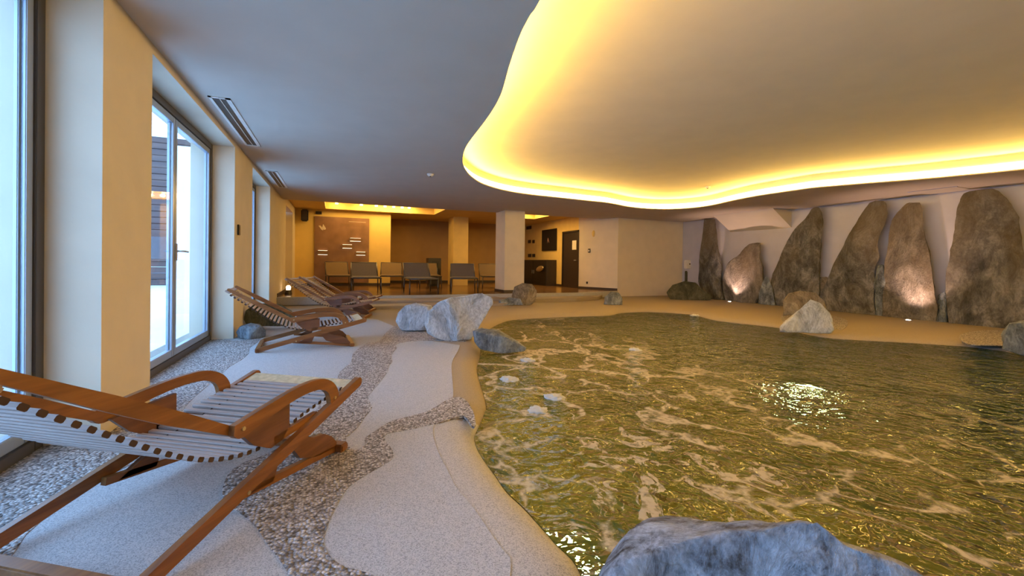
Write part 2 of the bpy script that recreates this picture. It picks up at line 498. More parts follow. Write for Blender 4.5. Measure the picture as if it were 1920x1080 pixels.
# drape the rim strip: smooth patch stays flat, rim keeps the floor's own roll
poly = deck_left + [(p.x, p.y) for p in lip] + [(.9, -1.4), (1.4, -3.9)]
prism('smooth_patch', poly, .013, 'smooth', floor, 'xy', -.01)
# pebble bands
flat_patch('pebble_band', [(440, 640), (489, 635), (468, 653), (467, 662), (453, 675), (429, 689), (415, 704), (404, 713), (365, 745), (330, 785), (300, 840), (255, 868), (205, 893), (100, 962), (57, 997), (45, 1010), (25, 1040), (5, 1060), (-90, 1120),
                           (-500, 1120), (-300, 1000), (-60, 905), (73, 835), (186, 812), (190, 800), (284, 745), (285, 700), (389, 638)], 'pebble', .0055, 2, floor)
flat_patch('pebble_band', [(488, 858), (454, 870), (429, 889), (418, 914), (418, 936), (426, 949), (454, 967), (479, 989), (497, 1017), (519, 1045), (540, 1077), (580, 1140),
                           (740, 1120), (693, 1078), (651, 1067), (622, 1049), (607, 1024), (610, 999), (619, 974), (635, 942), (654, 914), (691, 889), (729, 867), (738, 855), (732, 839), (722, 827), (726, 814),
                           (766, 807), (829, 792), (869, 780), (884, 800), (892, 796), (886, 770), (870, 748), (851, 746), (832, 754), (801, 773), (738, 789), (706, 808), (684, 823), (684, 836), (665, 846), (650, 833), (650, 820),
                           (668, 805), (687, 779), (698, 764), (690, 748), (697, 735), (725, 701), (730, 685), (736, 679), (733, 666), (744, 653), (741, 647), (763, 641), (816, 639), (872, 640), (880, 628), (800, 617), (738, 612), (712, 640), (690, 643), (662, 663), (659, 679),
                           (637, 698), (632, 712), (610, 742), (580, 790), (540, 830)], 'pebble', .0055, 2, floor)
flat_patch('pebble_band', [(1578, 596), (1590, 606), (1580, 618), (1560, 616), (1480, 612), (1466, 600), (1470, 590), (1520, 586)], 'pebble', .004, 3, floor)
flat_patch('pebble_band', [(1800, 628), (1840, 620), (1900, 622), (1960, 640), (1960, 655), (1880, 648), (1815, 645)], 'pebble', .004, 3, floor)

# timber steps up to the lounge and lounge floor
st_r = [(1.6, 0), (9.04, 0)]
steps = empty('lounge_steps', (0, 0, 0)); tag(steps, 'low grey timber steps rising to the lounge', 'steps', kind='structure')


def step_board(y0, y1, z, x0=.25, x1=8.9):
    n = max(2, int(round((y1 - y0) / .14)))
    for i in range(n):
        a = y0 + (y1 - y0) * i / n; b_ = y0 + (y1 - y0) * (i + 1) / n
        box('board', (x0, a + .004, z - .03), (x1, b_ - .004, z), 'deckboard', steps)
    box('riser', (x0 + .01, y0 + .01, -.02), (x1 - .01, y0 + .03, z - .028), 'deckboard', steps)


step_board(10.25, 10.9, .07, .45, 4.3)
step_board(10.9, 11.62, .135, .45, 4.3)
lf = prism('floor', [(-2.2, 11.72), (7.3, 11.72), (8.1, 11.95), (8.55, 12.15), (9.04, 12.28), (9.04, 19.2), (-2.2, 19.2)], LFLOOR + .05, 'loungefloor', None, 'xy', -.05); tag(lf, kind='structure')
trm = prism('trim_1', [(-1.29, 11.62), (7.3, 11.62), (8.15, 11.86), (8.6, 12.07), (9.04, 12.26), (8.55, 12.15), (8.1, 11.95), (7.3, 11.72), (-1.29, 11.72)], LFLOOR - .008, 'smooth', None, 'xy', .01); tag(trm, kind='structure')
prism('platform', [(4.3, 10.95), (6.6, 10.95), (7.6, 11.3), (8.1, 11.8), (7.3, 11.63), (4.3, 11.63)], .10, 'tan', floor, 'xy', .0)

# ------------------------------------------------------------------ left window wall
wl_ = empty('wall_left'); tag(wl_, kind='structure')
X0 = -1.80
segs = [(-4, BAYS[0][0]), (BAYS[0][1], BAYS[1][0]), (BAYS[1][1], BAYS[2][0]), (BAYS[2][1], BAYS[3][0]), (BAYS[3][1], 13.5), (15.6, 16.6)]
for a, b in segs: box('pier', (X0, a, -.02), (XW, b, 3.2), 'plaster', wl_)
for a, b in BAYS + [(13.5, 15.6)]: box('lintel', (X0, a, 2.651), (XW, b, 3.2), 'plaster', wl_)
box('thermostat_box', (0, 0, 0), (.001, .001, .001), 'black').name = 'x'
bpy.data.objects.remove(bpy.data.objects['x'])


def window_bay(idx, a, b, mull, door=False, handle=False):
    nm = ('door_%d' if door else 'window_%d') % idx
    e = empty(nm, (XR, (a + b) / 2, 0)); tag(e, kind='structure')
    iy = (a + b) / 2
    xo, xi = XR - .07, XR
    def bx(n, p, q, m):
        o = box(n, (p[0] - XR, p[1] - iy, p[2]), (q[0] - XR, q[1] - iy, q[2]), m, e, .003); return o
    fw = .075
    bx('frame_jamb', (xo, a, 0), (xi, a + fw, 2.651), 'frame'); bx('frame_jamb', (xo, b - fw, 0), (xi, b, 2.651), 'frame')
    bx('frame_head', (xo, a + fw, 2.575), (xi, b - fw, 2.651), 'frame'); bx('frame_sill', (xo, a + fw, 0), (xi, b - fw, .07), 'frame')
    ys = [a + fw, mull, b - fw]
    for k in range(2):
        p, q = ys[k], ys[k + 1]
        lw = .065
        leaf = empty('leaf', (0, 0, 0)); leaf.parent = e
        def lb(n, p_, q_, m): return box(n, (p_[0] - XR, p_[1] - iy, p_[2]), (q_[0] - XR, q_[1] - iy, q_[2]), m, leaf, .004)
        g = .004
        sx0, sx1 = xo + .005, xi - .012
        lb('stile', (sx0, p + g, .075), (sx1, p + lw, 2.57), 'frame_light' if k else 'frame'); lb('stile', (sx0, q - lw, .075), (sx1, q - g, 2.57), 'frame_light')
        lb('rail', (sx0, p + lw, 2.505), (sx1, q - lw, 2.57), 'frame_light'); lb('rail', (sx0, p + lw, .075), (sx1, q - lw, .15), 'frame_light')
        lb('bead', (sx0 + .02, p + lw, .15), (sx0 + .03, p + lw + .02, 2.505), 'frame_light'); lb('bead', (sx0 + .02, q - lw - .02, .15), (sx0 + .03, q - lw, 2.505), 'frame_light')
        lb('pane', (sx0 + .034, p + lw, .15), (sx0 + .040, q - lw, 2.505), 'glass')
    if handle:
        hz = ony(332, 457, mull).z
        h = tube('handle', [(.0, mull - iy + .03, 1.18), (.055, mull - iy + .03, 1.18), (.06, mull - iy + .05, 1.18), (.06, mull - iy + .17, 1.175)], .010, 'steel', e)
        box('handle_plate', (-.012, mull - iy + .012, 1.08), (.0, mull - iy + .05, 1.26), 'steel', e, .002)
    return e


window_bay(1, *BAYS[0], -1.66)
window_bay(2, *BAYS[1], 2.0)
window_bay(1, *BAYS[2], 5.51, True, True)
window_bay(3, *BAYS[3], 9.3)
# cream panel door with upright bar handle in the last bay
d3 = empty('door_2', (XR, 14.5, LFLOOR)); tag(d3, kind='structure')
box('panel', (-.06, -1.0, 0), (0, 1.1, 2.40), 'plaster', d3, .004)
tube('handle', [(.05, .1, .55), (.05, .1, 1.75)], .016, 'steel', d3)
for z in (.65, 1.65): tube('bracket', [(0, .1, z), (.05, .1, z)], .01, 'steel', d3)

th = empty('thermostat', onx(446, 431, XW)); tag(th, 'small dark thermostat on the cream pier between two window bays', 'thermostat')
box('housing', (0, -.055, -.075), (.025, .055, .075), 'black', th, .006); box('display', (.025, -.035, .0), (.027, .035, .05), 'dark', th)

# outside: snow, render wall, timber chalet
tag(box('snow_ground', (-60, -40, -.35), (X0 + .0, 60, -.12), 'snow'), 'smooth snow covering the ground outside the windows', 'snow', kind='stuff')
tag(box('garden_wall', (-3.3, 11.6, -.119), (X0, 12.0, 3.6), 'render'), 'pale rendered wall seen through the right door leaf', 'wall', kind='structure')
ch = empty('chalet', (-8.5, 24, -.12)); tag(ch, 'dark timber chalet seen through the left glass door leaf', 'building')
for i in range(24): box('log', (-4.5, -.08 + .03 * (i % 2), i * .28), (5.2, .4, i * .28 + .265), 'chalet', ch, .02)
prism('roof', [(-6, 6.5), (.5, 8.6), (7, 6.5), (7, 6.9), (.5, 9.1), (-6, 6.9)], 3., 'snow', ch, 'xz', -1.4)
for x in (-2.6, .6, 3.2):
    w_ = box('window', (x, -.14, 1.1), (x + 1.0, -.06, 2.3), 'chalet', ch); box('pane', (x + .1, -.16, 1.2), (x + .9, -.15, 2.2), 'glass', w_)

# ------------------------------------------------------------------ other walls
def wall(name, a, b, m='plaster'):
    return tag(box(name, a, b, m), kind='structure')


wall('wall_right', (XE, -4.2, -.1), (XE + .25, 12.4, 3.3), 'plaster_grey')
wall('wall_front', (-2.0, -4.25, -.1), (12.2, -4.0, 3.3))
# short wall facing the pool at the far right, and slanted wall beside it
wall('wall_back', (9.04, 12.28, -.1), (12.2, 12.5, 3.3))
A, B = Vector((8.35, 13.75)), Vector((9.04, 12.28))
n_ = Vector((A.y - B.y, -(A.x - B.x))).normalized()
sl = prism('wall_side', [(B.x, B.y), (A.x, A.y), (A.x + n_.x * .2, A.y + n_.y * .2), (B.x + n_.x * .2 + .0, B.y + .2)], 3.3, 'plaster', None, 'xy', -.05)
tag(sl, kind='structure')
SX = 8.35
wall('wall_side', (SX, 14.95, 0), (SX + .2, 18.9, 3.3), 'ochre')
wall('wall_side', (SX, 13.75, 2.36), (SX + .2, 14.95, 3.3), 'ochre')
bk = wall('wall_back', (-2.0, 16.5, 0), (1.9, 16.7, 3.3), 'ochre')
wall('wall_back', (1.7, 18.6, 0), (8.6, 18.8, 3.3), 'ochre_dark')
wall('wall_back', (1.7, 16.6, 0), (1.9, 18.7, 3.3), 'ochre')
pp = uvp = None
p0 = ony(850, 450, 16.4); p1 = ony(878, 450, 16.4)
pil2 = wall('pillar', (p0.x, 16.4, LFLOOR), (p1.x, 17.2, 3.3), 'ochre')
# main pillar
pl = uv = None
pil = empty('pillar', (0, 0, 0)); tag(pil, kind='structure')
box('shaft', (4.79, 12.19, LFLOOR + .0), (5.46, 13.0, 3.2), 'plaster', pil, .006)
box('skirting', (4.775, 12.175, LFLOOR), (5.475, 13.015, LFLOOR + .075), 'skirt', pil, .003)
# skirtings
def skirt(i, a, b): tag(box('baseboard_%s' % i, a, b, 'skirt'), kind='structure')


skirt('back', (-1.55, 16.48, LFLOOR), (1.9, 16.5, LFLOOR + .1))
skirt('back', (1.9, 18.58, LFLOOR), (SX, 18.6, LFLOOR + .1))
skirt('side', (SX - .02, 14.95, LFLOOR), (SX, 18.6, LFLOOR + .09))
t_ = (B - A).normalized()
s2 = prism('baseboard_side', [(A.x, A.y), (B.x, B.y), (B.x - n_.x * .02, B.y - n_.y * .02), (A.x - n_.x * .02, A.y - n_.y * .02)], .08, 'skirt', None, 'xy', LFLOOR)
tag(s2, kind='structure')
skirt('left', (XW, 11.72, LFLOOR), (XW + .015, 13.5, LFLOOR + .09))

# ------------------------------------------------------------------ ceiling with the free-form light cove
COVE_PX = [(1012.5, 0), (995, 26.7), (976.7, 61.7), (965, 93), (955, 123), (946.7, 153), (938, 180), (923.5, 206.5), (905, 233), (883, 261.5), (872.6, 278), (867.5, 296), (869.5, 312.4), (881, 329), (901, 343), (925.6, 352),
           (954, 359), (993, 365), (1044, 370.5), (1105, 377), (1142, 381), (1183, 388.5), (1225, 392), (1267, 392), (1308, 389), (1340, 384), (1371, 377), (1412, 369), (1454, 362.5), (1500, 356), (1532, 352), (1628, 344), (1723.5, 336.7), (1819, 328), (1920, 318)]
cove = [onz(x, y, CEIL) for x, y in COVE_PX]
cove = [Vector((p.x, p.y, 0)) for p in cove] + [Vector(p) for p in ((10.55, 1.6, 0), (10.2, 0, 0), (8.8, -1.4, 0), (6.2, -2.2, 0), (3.6, -2.0, 0), (1.9, -1.0, 0), (1.15, .4, 0), (1.0, 1.4, 0))]
cove = spline(cove, 3)
RISE = .30
bm = bmesh.new()
o_lip = [bm.verts.new((p.x, p.y, CEIL)) for p in cove]
out = [bm.verts.new(p) for p in ((-1.9, -4.1, CEIL), (12.1, -4.1, CEIL), (12.1, 12.9, CEIL), (-1.9, 12.9, CEIL))]
fill_hole(bm, out, [o_lip])
prof_ = [(0.0, CEIL), (0, CEIL + .022), (.10, CEIL + .022), (.10, CEIL + RISE + .02)]
pr = [o_lip]
for d, z in prof_[1:]:
    pr.append([bm.verts.new((p.x, p.y, z)) for p in (offset(cove, d) if d else cove)])
for Aq, Bq in zip(pr, pr[1:]):
    for i in range(len(Aq)): bm.faces.new((Aq[i], Aq[(i + 1) % len(Aq)], Bq[(i + 1) % len(Aq)], Bq[i]))
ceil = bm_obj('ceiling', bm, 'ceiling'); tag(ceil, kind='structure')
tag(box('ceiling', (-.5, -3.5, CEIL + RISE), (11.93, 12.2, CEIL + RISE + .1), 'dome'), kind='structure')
# LED band standing on the ledge
bm = bmesh.new(); off1 = offset(cove, .085)
lo = [bm.verts.new((p.x, p.y, CEIL + .03)) for p in off1]; hi = [bm.verts.new((p.x, p.y, CEIL + .15)) for p in off1]
for i in range(len(lo)): bm.faces.new((lo[i], lo[(i + 1) % len(lo)], hi[(i + 1) % len(lo)], hi[i]))
led = bm_obj('light_band', bm, 'led')
tag(led, 'glowing yellow light band curving round the raised ceiling over the pool', 'light')

# lounge ceiling (slightly higher) with two recessed light boxes
Y_E = 12.9
box_ = [onz(x, y, LCEIL) for x, y in ((610.6, 391), (813, 403))]
c1 = (box_[0].x, 13.3, box_[1].x, box_[0].y)
q0 = onz(1024, 406, LCEIL)
c2 = (6.0, 13.4, q0.x, 15.6)
bm = bmesh.new()
lo_ = [bm.verts.new(p) for p in ((-1.9, Y_E, LCEIL), (8.8, Y_E, LCEIL), (8.8, 18.9, LCEIL), (-1.9, 18.9, LCEIL))]
holes = []
for (xa, ya, xb, yb) in (c1, c2):
    h = [bm.verts.new(p) for p in ((xa, ya, LCEIL), (xb, ya, LCEIL), (xb, yb, LCEIL), (xa, yb, LCEIL))]
    holes.append(h)
fill_hole(bm, lo_, holes)
for h in holes:
    t = [bm.verts.new((v.co.x, v.co.y, LCEIL + .22)) for v in h]
    for i in range(4): bm.faces.new((h[i], h[(i + 1) % 4], t[(i + 1) % 4], t[i]))
    bm.faces.new(t)
f = [bm.verts.new(p) for p in ((-1.9, Y_E, CEIL), (8.8, Y_E, CEIL), (8.8, Y_E, LCEIL), (-1.9, Y_E, LCEIL))]
bm.faces.new(f)
lc = bm_obj('ceiling', bm, 'ochre'); tag(lc, kind='structure')

for k, (xa, ya, xb, yb) in enumerate((c1, c2)):
    xs_ = (.35, 1.15, 1.65, 1.95, 2.25, 2.55, 2.8) if k == 0 else (.3, .7)
    for i, dx in enumerate(xs_):
        e = empty('downlight', (xa + dx, yb - .22, LCEIL + .20))
        rank = ('leftmost', 'second from the left', 'third from the left', 'middle one', 'third from the right', 'second from the right', 'rightmost')[i] if k == 0 else ('left one', 'right one')[i]
        tag(e, 'glowing lamp in the %s ceiling light box of the lounge, %s' % ('long' if k == 0 else 'short', rank), 'lamp', 'lamps in the %s ceiling light box' % ('long' if k == 0 else 'short'))
        bm = bmesh.new(); add_tube(bm, [(0, 0, .0), (0, 0, -.05)], .05, 12); bm_obj('bulb', bm, 'bulb', e); light('bulb_light', 'POINT', (xa + dx, yb - .3, LCEIL + .08), 7, (1, .66, .22), size=.05)
        bm = bmesh.new(); add_tube(bm, [(0, 0, .02), (0, 0, -.01)], .065, 12); bm_obj('rim', bm, 'steel', e)
    light('cove_box_light', 'AREA', ((xa + xb) / 2, (ya + yb) / 2, LCEIL + .18), 40 if k == 0 else 50, (1, .64, .22), (0, 0, 0), xb - xa - .2, yb - ya - .2)


# ceiling air vents
def vent(y0, y1, xa, xb, label):
    e = empty('air_vent', ((xa + xb) / 2, (y0 + y1) / 2, CEIL)); tag(e, label, 'vent', 'slot vents in the ceiling by the windows')
    hx, hy = (xb - xa) / 2, (y1 - y0) / 2
    fr = bmesh.new()
    for k in range(4):
        pass
    w = hx * .28
    for (p, q) in (((-hx, -hy), (-hx + w, hy)), ((hx - w * 1.6, -hy), (hx, hy)), ((-w * .2, -hy), (w * .1, hy)), ((-hx, -hy), (hx, -hy + .03)), ((-hx, hy - .03), (hx, hy))):
        add_box(fr, (p[0], p[1], -.008), (q[0], q[1], 0))
    bm_obj('frame', fr, 'white', e)
    box('slot', (-hx + w, -hy + .03, -.002), (-w * .2, hy - .03, -.001), 'black', e)
    box('slot', (w * .1, -hy + .03, -.002), (hx - w * 1.6, hy - .03, -.001), 'black', e)


vent(5.1, 7.05, -1.19, -1.0, 'slotted ceiling vent above the open glass door, nearer of the two')
vent(8.9, 10.8, -1.19, -1.0, 'slotted ceiling vent above the narrow far window bay')

for (x, y, z, lab) in ((807, 326, CEIL, 'small round smoke detector on the grey ceiling left of the light cove'), (1327, 350, CEIL + RISE, 'small round sprinkler on the raised ceiling near the glowing band')):
    p = onz(x, y, z); e = empty('smoke_detector', p); tag(e, lab, 'detector')
    bm = bmesh.new(); add_tube(bm, [(0, 0, 0), (0, 0, -.02), (0, 0, -.045)], [.06, .06, .035], 16); bm_obj('housing', bm, 'white', e)
    bm = bmesh.new(); add_tube(bm, [(0, 0, -.044), (0, 0, -.055)], .018, 10); bm_obj('sensor', bm, 'dark', e)

# sloped soffit on the rock wall and ceiling hatch
prism('trim_2', [(XE, CEIL), (XE, 2.22), (11.16, CEIL)], 2.02, 'ceiling', None, 'xz', 8.18)
tag(bpy.data.objects['trim_2'], kind='structure')
ha, hb = onz(1730, 363, CEIL), onz(1822, 354, CEIL)
hx = [(11.45, ha.y), (XE - .04, hb.y)]
e = empty('trim_3'); tag(e, kind='structure')
yy0, yy1 = min(ha.y, hb.y), max(ha.y, hb.y)
box('hatch_lid', (11.2, yy0, CEIL - .008), (XE - .05, yy1, CEIL), 'ceiling', e)
box('hatch_frame', (11.17, yy0 - .03, CEIL - .012), (11.2, yy1 + .03, CEIL), 'plaster_grey', e)


# ------------------------------------------------------------------ rocks
def rock(name, pxs, plane, thick, m, label, seed, amp=.04, top_round=.35, n=2.8, freq=1.9, cat='rock', group=None, rows=46, seg=72, front=1., base_z=None, facet=.035, parent=None, lean=0., nfac=9):
    """boulder whose silhouette, seen square on, follows the given points on a vertical plane.
    plane: (point, horizontal direction, depth direction)"""
    O_, ax, dp = plane
    ax = Vector(ax).normalized(); dp = Vector(dp).normalized()
    pts = []
    for x, y in pxs:
        d = pix(x, y); t = ((O_ - EYEP).dot(dp)) / d.dot(dp); P = EYEP + d * t
        pts.append(((P - O_).dot(ax), P.z))
    if base_z is not None:
        zmin = min(p[1] for p in pts)
    zs = [p[1] for p in pts]; z0, z1 = min(zs), max(zs)
    def span(z):
        xs = []
        for i in range(len(pts)):
            (xa, za), (xb, zb) = pts[i], pts[(i + 1) % len(pts)]
            if (za - z) * (zb - z) <= 0 and za != zb: xs.append(xa + (xb - xa) * (z - za) / (zb - za))
        return (min(xs), max(xs)) if len(xs) > 1 else None
    R = []
    for i in range(rows):
        t = i / (rows - 1); t = (1 - math.cos(math.pi * t)) / 2
        z = z0 + (z1 - z0) * (.004 + .992 * t); s = span(z)
        if s: R.append((z, s[0], s[1], t))
    wmax = max(r[2] - r[1] for r in R)
    bm = bmesh.new(); rg = []
    rnd = Vector((seed * 7.31, seed * 3.17, seed * 1.7))
    for z, l, r, t in R:
        hw = (r - l) / 2; cx = (l + r) / 2
        dt = thick * (min(1, hw * 2 / wmax) ** .6)
        if t > 1 - top_round: dt *= max(.12, math.sqrt(max(0, 1 - ((t - 1 + top_round) / top_round) ** 2)) * .8 + .2)
        ring = []
        for k in range(seg):
            a = 2 * math.pi * k / seg; c, s_ = math.cos(a), math.sin(a)
            u = hw * math.copysign(abs(c) ** (2 / n), c); v = dt * .5 * math.copysign(abs(s_) ** (2 / n), s_)
            P = O_ + ax * (cx + u) + dp * (v + lean * (z - z0)); P.z = z
            q = P * freq + rnd
            dn = noise.fractal(q, .85, 2.1, 6) * amp * 1.25 + (noise.fractal(q * .45, 1, 2, 3)) * amp * 1.3
            dn -= abs(noise.noise(Vector((q.x * 2.6, q.y * 2.6, q.z * .7)))) * amp * .9
            if facet:
                cell = noise.voronoi(q * 1.3)[0]; dn += (cell[1] - cell[0]) * facet - facet * .3
            side = Vector((ax * (c) + dp * (s_)))
            P = P + side * dn * (.5 + .9 * abs(s_))
            P.z += noise.noise(q * 1.7) * amp * .4
            ring.append(bm.verts.new(P))
        rg.append(ring)
    for Aq, Bq in zip(rg, rg[1:]):
        for k in range(seg): bm.faces.new((Aq[k], Aq[(k + 1) % seg], Bq[(k + 1) % seg], Bq[k]))
    for ring, flip in ((rg[0], 1), (rg[-1], 0)):
        c = sum((v.co for v in ring), Vector()) / seg
        cv = bm.verts.new(c + Vector((0, 0, (-1 if flip else 1) * .01)))
        for k in range(seg): bm.faces.new((ring[k], ring[(k + 1) % seg], cv))
    # knock flat cleavage faces off the rounded body
    rr = random.Random(seed * 13 + 5)
    zc = (z0 + z1) / 2; hgt = z1 - z0
    for c_ in range(nfac):
        a = rr.uniform(-.75, .75); b_ = rr.uniform(-.28, .45)
        nn = (-dp * math.cos(a) + ax * math.sin(a) + Vector((0, 0, b_))).normalized()
        if rr.random() < .3: nn = (dp * math.cos(a) + ax * math.sin(a) + Vector((0, 0, b_))).normalized()
        c0_ = O_ + ax * ((R[0][1] + R[0][2]) / 2 + rr.uniform(-.35, .35) * wmax) ; c0_.z = zc + rr.uniform(-.38, .42) * hgt
        dd = thick * .5 * rr.uniform(.52, .82)
        for v in bm.verts:
            q = (v.co - c0_).dot(nn) - dd
            if q > 0:
                side_ = (v.co - O_).dot(dp) * (1 if nn.dot(dp) > 0 else -1)
                if side_ > 0:
                    v.co -= dp * math.copysign(min(q / abs(nn.dot(dp)) * .85, side_ * .8), nn.dot(dp))
    # origin at base centre
    ctr = O_.copy(); ctr.z = z0
    for v in bm.verts: v.co -= ctr
    o = bm_obj(name, bm, m, parent, True); o.location = ctr
    if label: tag(o, label, cat, group)
    return o


def facing(px, py, z=0.):
    """vertical plane through the ground point under a pixel, square to the line of sight"""
    P = onz(px, py, z); d = Vector((P.x, P.y, 0)).normalized()
    return (P, (d.y, -d.x, 0), (d.x, d.y, 0))


SC_ = 1 / 2.8235
def c5(pts): return [(1240 + u * SC_, 330 + v * SC_) for u, v in pts]


XS = 11.68
SP = (Vector((XS, 8, 0)), (0, -1, 0), (1, 0, 0))
SG = 'standing stones against the right wall'
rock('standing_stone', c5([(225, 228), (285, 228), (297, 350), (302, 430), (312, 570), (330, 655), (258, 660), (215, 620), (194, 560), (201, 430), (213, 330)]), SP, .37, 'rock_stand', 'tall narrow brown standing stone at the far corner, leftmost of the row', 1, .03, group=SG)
rock('standing_stone', c5([(490, 355), (520, 352), (523, 430), (538, 480), (541, 560), (528, 640), (505, 678), (345, 668), (325, 620), (322, 560), (340, 490), (365, 450), (400, 428), (440, 385), (465, 362)]), (Vector((XS, 8, 0)), (0, -1, 0), (1, 0, 0)), .37, 'rock_spotlit', 'short hunched standing stone glowing in the first floor spotlight', 2, .04, group=SG)
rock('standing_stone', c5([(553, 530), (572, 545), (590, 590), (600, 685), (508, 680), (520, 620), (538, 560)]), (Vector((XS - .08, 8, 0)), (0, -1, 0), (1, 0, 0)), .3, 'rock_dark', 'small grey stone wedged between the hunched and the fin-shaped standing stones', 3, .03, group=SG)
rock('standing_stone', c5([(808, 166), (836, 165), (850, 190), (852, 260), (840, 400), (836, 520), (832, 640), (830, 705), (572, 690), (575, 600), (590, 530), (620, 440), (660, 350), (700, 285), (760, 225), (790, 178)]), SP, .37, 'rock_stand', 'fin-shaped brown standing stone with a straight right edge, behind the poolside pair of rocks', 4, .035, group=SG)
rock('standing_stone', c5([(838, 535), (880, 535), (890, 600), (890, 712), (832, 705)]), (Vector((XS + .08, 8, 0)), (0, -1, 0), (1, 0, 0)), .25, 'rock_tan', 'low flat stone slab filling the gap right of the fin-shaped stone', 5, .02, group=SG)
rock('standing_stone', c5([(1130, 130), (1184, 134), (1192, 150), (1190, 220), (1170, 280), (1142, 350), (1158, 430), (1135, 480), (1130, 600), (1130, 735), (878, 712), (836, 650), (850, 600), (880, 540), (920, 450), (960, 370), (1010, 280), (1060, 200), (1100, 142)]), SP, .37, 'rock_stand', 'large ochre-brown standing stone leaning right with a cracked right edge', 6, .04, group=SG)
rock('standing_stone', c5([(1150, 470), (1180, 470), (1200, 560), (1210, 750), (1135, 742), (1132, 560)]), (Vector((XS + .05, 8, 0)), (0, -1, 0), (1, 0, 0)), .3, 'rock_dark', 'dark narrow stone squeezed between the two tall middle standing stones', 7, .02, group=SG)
rock('standing_stone', c5([(1300, 142), (1368, 140), (1385, 170), (1395, 250), (1420, 400), (1440, 500), (1450, 620), (1470, 700), (1467, 773), (1170, 745), (1170, 650), (1175, 560), (1190, 450), (1200, 330), (1215, 240), (1240, 200), (1280, 155)]), (Vector((XS, 8, 0)), (0, -1, 0), (1, 0, 0)), .37, 'rock_spotlit', 'tall brown standing stone lit pink by the right-hand floor spotlight', 8, .04, group=SG)
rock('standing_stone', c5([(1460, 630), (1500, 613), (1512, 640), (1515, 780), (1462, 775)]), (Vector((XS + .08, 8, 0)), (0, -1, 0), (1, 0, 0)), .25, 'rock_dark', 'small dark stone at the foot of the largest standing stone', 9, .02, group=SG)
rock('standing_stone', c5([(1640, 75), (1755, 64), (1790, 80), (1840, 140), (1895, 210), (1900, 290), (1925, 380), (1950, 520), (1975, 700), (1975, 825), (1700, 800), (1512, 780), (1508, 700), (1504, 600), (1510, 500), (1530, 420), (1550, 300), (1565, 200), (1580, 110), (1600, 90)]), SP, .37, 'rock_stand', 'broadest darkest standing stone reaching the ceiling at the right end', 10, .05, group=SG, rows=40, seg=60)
# poolside rocks
rock('rock', [(1258, 563), (1251, 548), (1262, 534), (1282, 527), (1303, 530), (1318, 545), (1333, 555), (1330, 563)], facing(1290, 562), .6, 'rock_green', 'low olive-grey boulder under the white wall box in the far corner', 11, .04)
rock('rock', [(1470, 590), (1468, 565), (1478, 550), (1500, 545), (1530, 549), (1545, 565), (1550, 590)], facing(1508, 598), .5, 'rock_tan', 'grey-brown poolside rock half hidden behind the pale pointed one', 12, .04)
rock('rock', [(1462, 622), (1463, 612), (1482, 595), (1500, 580), (1520, 561), (1538, 568), (1552, 585), (1566, 618), (1560, 625), (1500, 624)], facing(1515, 622), .55, 'rock_blue', 'pale pointed poolside rock in front of the fin-shaped standing stone', 13, .04, facet=.03)
rock('rock', [(1876, 655), (1880, 628), (1890, 606), (1915, 600), (1950, 603), (1990, 620), (2000, 672), (1930, 668)], facing(1930, 660), .7, 'rock_dark', 'dark wet rock at the pool edge cut by the right frame', 14, .05)
rock('rock', [(1130, 571), (1133, 556), (1145, 547), (1160, 549), (1168, 560), (1168, 571)], facing(1150, 571), .5, 'rock_dark', 'small dark grey rock at the corner where the lounge steps end', 15, .03)
rock('rock', [(936, 572), (934, 563), (955, 558), (975, 560), (980, 572)], facing(955, 573), .4, 'rock_dark', 'low flat grey rock in front of the white pillar', 16, .03)
rock('rock', [(966, 571), (960, 555), (964, 538), (980, 531), (997, 533), (1006, 545), (1005, 565), (995, 571)], facing(985, 571), .6, 'rock_tan', 'rounded tan boulder at the right foot of the white pillar', 17, .04)
rock('rock', [(750, 618), (742, 604), (744, 586), (758, 572), (780, 568), (808, 573), (818, 590), (815, 616), (780, 621)], facing(780, 619), .55, 'rock_blue', 'rounded pale blue-grey boulder, left of the three at the pool edge', 18, .04)
rock('rock', [(815, 634), (797, 625), (791, 606), (800, 585), (823, 567), (848, 557), (866, 560), (890, 551), (905, 549), (920, 557), (924, 569), (912, 590), (897, 612), (884, 637), (850, 640)], facing(845, 639), .55, 'rock_blue', 'large pale blue-grey boulder jutting over the water, middle of the three', 19, .04, rows=40)
rock('rock', [(900, 652), (890, 638), (888, 620), (903, 615), (935, 618), (955, 630), (988, 652), (985, 658), (940, 660)], facing(930, 656, -.03), .5, 'rock_dark', 'flat dark slate rock dipping its tip into the pool', 20, .03, facet=.02)
rock('rock', [(462, 612), (455, 600), (458, 582), (472, 572), (500, 569), (530, 571), (548, 582), (556, 596), (550, 610)], facing(508, 619), .36, 'rock_green', 'dark mossy boulder against the wall under the second deckchair', 21, .04)
rock('rock', [(447, 632), (443, 622), (450, 612), (470, 606), (488, 609), (498, 618), (497, 631), (472, 636)], facing(470, 634), .35, 'rock_dark', 'small blue-grey rock in front of the mossy boulder by the pier', 22, .02)
P_ = onz(1400, 1010, 0); d_ = Vector((P_.x, P_.y, 0)).normalized(); Oc = d_ * 1.42
rock('rock', [(1090, 1330), (1108, 1120), (1112, 1080), (1128, 1036), (1165, 1003), (1210, 999), (1290, 993), (1370, 989), (1420, 992), (1462, 984), (1500, 982), (1545, 990), (1580, 1015), (1612, 1034), (1660, 1045), (1700, 1058), (1750, 1080), (1800, 1130), (1850, 1330)],
     (Oc, (d_.y, -d_.x, 0), (d_.x, d_.y, 0)), .75, 'rock_front', 'big mottled blue-white boulder in the foreground at the bottom of the photo', 23, .035, .5, 2.2, 2.4, rows=70, seg=130, facet=.05, nfac=3)

